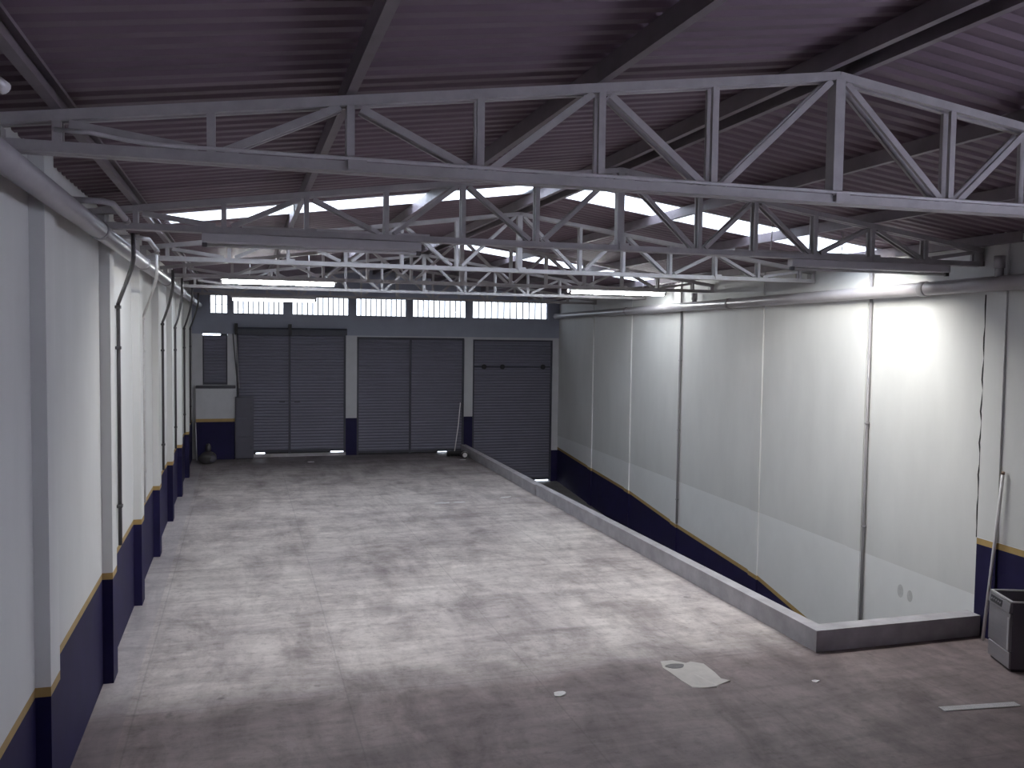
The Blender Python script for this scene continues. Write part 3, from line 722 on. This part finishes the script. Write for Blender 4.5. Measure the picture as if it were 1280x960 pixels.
def scrap(x, y, sx, sy, rot, label, seed, m_='scrap', grp='pale scraps on the floor'):
    rnd = random.Random(seed); n = 9; b = MB(); top = []; bot = []
    for k in range(n):
        a = 2*math.pi*k/n; q = rnd.uniform(0.7, 1.05)
        p = Vector((sx*q*math.cos(a), sy*q*math.sin(a), 0)); p.rotate(Matrix.Rotation(rot, 3, 'Z'))
        bot.append((p.x, p.y, 0.0)); top.append((p.x*0.96, p.y*0.96, 0.006+rnd.uniform(0, 0.012)))
    vs = bot + top + [(0, 0, 0.008)]
    fs = [tuple(range(n))[::-1]] + [(k, (k+1) % n, n+(k+1) % n, n+k) for k in range(n)] + [(n+k, n+(k+1) % n, 2*n) for k in range(n)]
    b.add(vs, fs); tag(b.build('paper_scrap', m_, loc=(x, y, 0.0)), label, 'scrap', grp)
scrap(3.41, 9.29, 0.10, 0.07, 0.3, 'pale paper scrap on the floor left of the large pale sheet', 1)
scrap(4.57, 20.9, 0.20, 0.09, 0.1, 'pale scrap far out on the floor, left of two side by side', 2)
scrap(5.02, 20.9, 0.17, 0.08, -0.2, 'pale scrap far out on the floor, right of two side by side', 3)
scrap(6.45, 8.87, 0.06, 0.045, 0.5, 'tiny pale scrap on the floor in front of the near kerb', 4)
scrap(6.85, 28.15, 0.11, 0.05, 0.0, 'pale scrap on the floor in front of the right navy pier', 5)
scrap(6.28, 21.3, 0.20, 0.07, 0.4, 'pale scrap on the floor close to the long kerb', 6)
scrap(2.05, 28.6, 0.14, 0.06, 0.2, 'dull scrap on the floor before the left double shutter', 7)

# ------------------------------------------------------------------ pale sheet and strip on the floor
r = thing('floor_sheet', 'pale irregular sheet lying flat on the floor with a dark round mark', 'sheet', (5.15, 9.5, 0.0))
out_px = [(4.96, 9.93), (5.12, 9.93), (5.24, 9.80), (5.33, 9.83), (5.45, 9.72), (5.44, 9.42), (5.41, 9.22), (5.47, 9.12), (5.28, 9.06), (5.22, 9.0), (5.08, 9.03), (4.95, 9.08), (4.92, 9.3), (4.91, 9.55), (4.89, 9.72)]
b = MB(); n = len(out_px); pl = [(x-5.15, y-9.5) for x, y in out_px]
vs = [(x, y, 0.0) for x, y in pl] + [(x*0.985, y*0.985, 0.007 + (0.012 if i in (7, 9) else 0)) for i, (x, y) in enumerate(pl)] + [(0, 0, 0.009)]
b.add(vs, [tuple(range(n))] + [((k+1) % n, k, n+k, n+(k+1) % n) for k in range(n)] + [(n+(k+1) % n, n+k, 2*n) for k in range(n)])
b.build('sheet_body', 'sheet', r)
b = MB(); ell = [(0.12*math.cos(t)*(1+0.12*math.sin(3*t)), 0.075*math.sin(t)) for t in [2*math.pi*q/20 for q in range(20)]]
b.prism(ell, 2, 0.0, 0.004); o = b.build('dark_mark', 'spot', r, (-0.09, 0.225, 0.0085)); o['label'] = 'dark round damp mark'
r = thing('floor_strip', 'narrow pale perforated strip lying on the floor in front of the grey appliance', 'strip', (7.30, 7.82, 0), None, -0.115)
b = MB(); b.cbox((0, -0.055, 0.0), (0.94, 0.055, 0.012), 0.003); b.build('strip_body', 'strip', r)
b = MB()
for k in range(30):
    for j in range(3):
        b.box((0.025+k*0.031, -0.036+j*0.027, 0.0118), (0.025+k*0.031+0.016, -0.036+j*0.027+0.013, 0.0128))
b.build('slots', 'kerb', r)

# ------------------------------------------------------------------ grey appliance at the right and the pole behind it
ang = math.atan2(-0.355, 0.935)
r = thing('dishwasher', 'grey metal front-loading dishwasher without a worktop, near the right wall', 'dishwasher', (8.965, 8.522, 0), None, ang)
W, D, Hh = 0.55, 0.56, 0.85       # local x: towards the wall, local y: along the front (front faces -x)
b = MB()
b.box((0.0, 0.0, 0.035), (W-0.03, 0.02, Hh)); b.box((0.0, D-0.02, 0.035), (W-0.03, D, Hh)); b.box((W-0.05, 0.02, 0.035), (W-0.03, D-0.02, Hh))
b.box((0.02, 0.02, 0.035), (W-0.05, D-0.02, 0.66)); b.box((0.0, 0.02, 0.035), (0.02, D-0.02, Hh))
b.build('casing', 'bin_side', r)
b = MB(); t = 0.022
b.cbox((-0.02, -0.006, Hh), (W-0.03, t, Hh+0.02), 0.004); b.cbox((-0.02, D-t, Hh), (W-0.03, D+0.006, Hh+0.02), 0.004); b.cbox((W-0.05, t, Hh), (W-0.03, D-t, Hh+0.02), 0.004); b.cbox((-0.02, t, Hh), (0.012, D-t, Hh+0.02), 0.004)
b.build('top_rim', 'bin_rim', r)
b = MB(); b.cbox((-0.028, 0.005, 0.24), (0.0, D-0.005, 0.71), 0.006); d = b.build('door', 'bin_body', r)
b = MB(); b.cbox((-0.036, 0.015, 0.25), (-0.028, 0.055, 0.66), 0.003); o = b.build('door_edge_trim', 'bin_rim', d); o['label'] = 'light edge trim'
b = MB(); b.prism([(-0.045, 0.722), (0.0, 0.722), (0.0, 0.845), (-0.028, 0.845)], 1, 0.005, D-0.005); cp = b.build('control_panel', 'bin_body', r)
b = MB(); b.prism([(-0.0445, 0.742), (-0.041, 0.742), (-0.031, 0.825), (-0.0345, 0.825)], 1, 0.20, D-0.06); o = b.build('button_strip', 'panel_dark', cp); o['label'] = 'dark button strip'
for k in range(5):
    b = MB(); b.tube([(-0.034, 0.24+k*0.055, 0.785), (-0.047, 0.24+k*0.055, 0.783)], 0.012, 10); b.build('button', 'bin_body', cp)
b = MB(); b.cbox((-0.022, 0.005, 0.035), (0.0, D-0.005, 0.23), 0.005); b.build('lower_panel', 'bin_body', r)
b = MB(); b.box((0.01, 0.01, 0.0), (W-0.06, D-0.02, 0.035)); b.build('plinth', 'black', r)
r = thing('pole', 'tall white plastic pole leaning on the right wall behind the grey dishwasher', 'pole', (9.555, 9.555, 0))
b = MB(); b.tube([(0, 0, 0.0), (0.05, -0.09, 1.4), (0.078, -0.145, 2.27)], 0.022, 12); b.build('pole_tube', 'pvc', r)
b = MB(); b.tube([(0.078, -0.145, 2.27), (0.0795, -0.148, 2.31)], 0.023, 12); b.build('end_cap', 'tip', r)
# two faint round scuffs on the right wall
wr = bpy.data.objects['wall_right']
for y, z, rr in ((11.42, 0.14, 0.085), (11.20, 0.12, 0.075)):
    b = MB(); el = [(y+rr*0.8*math.cos(t), z+rr*1.2*math.sin(t)) for t in [2*math.pi*q/18 for q in range(18)]]
    x = xr(y)+REC
    vs = [(x-0.002+0.052*(a-y), a, c) for a, c in el] + [(x+0.004+0.052*(a-y), a, c) for a, c in el]
    b.add(vs, [tuple(range(18)), tuple(range(18, 36))[::-1]] + [((k+1) % 18, k, 18+k, 18+(k+1) % 18) for k in range(18)])
    o = b.build('scuff_mark', 'scuff', wr); o['label'] = 'faint grey scuff'
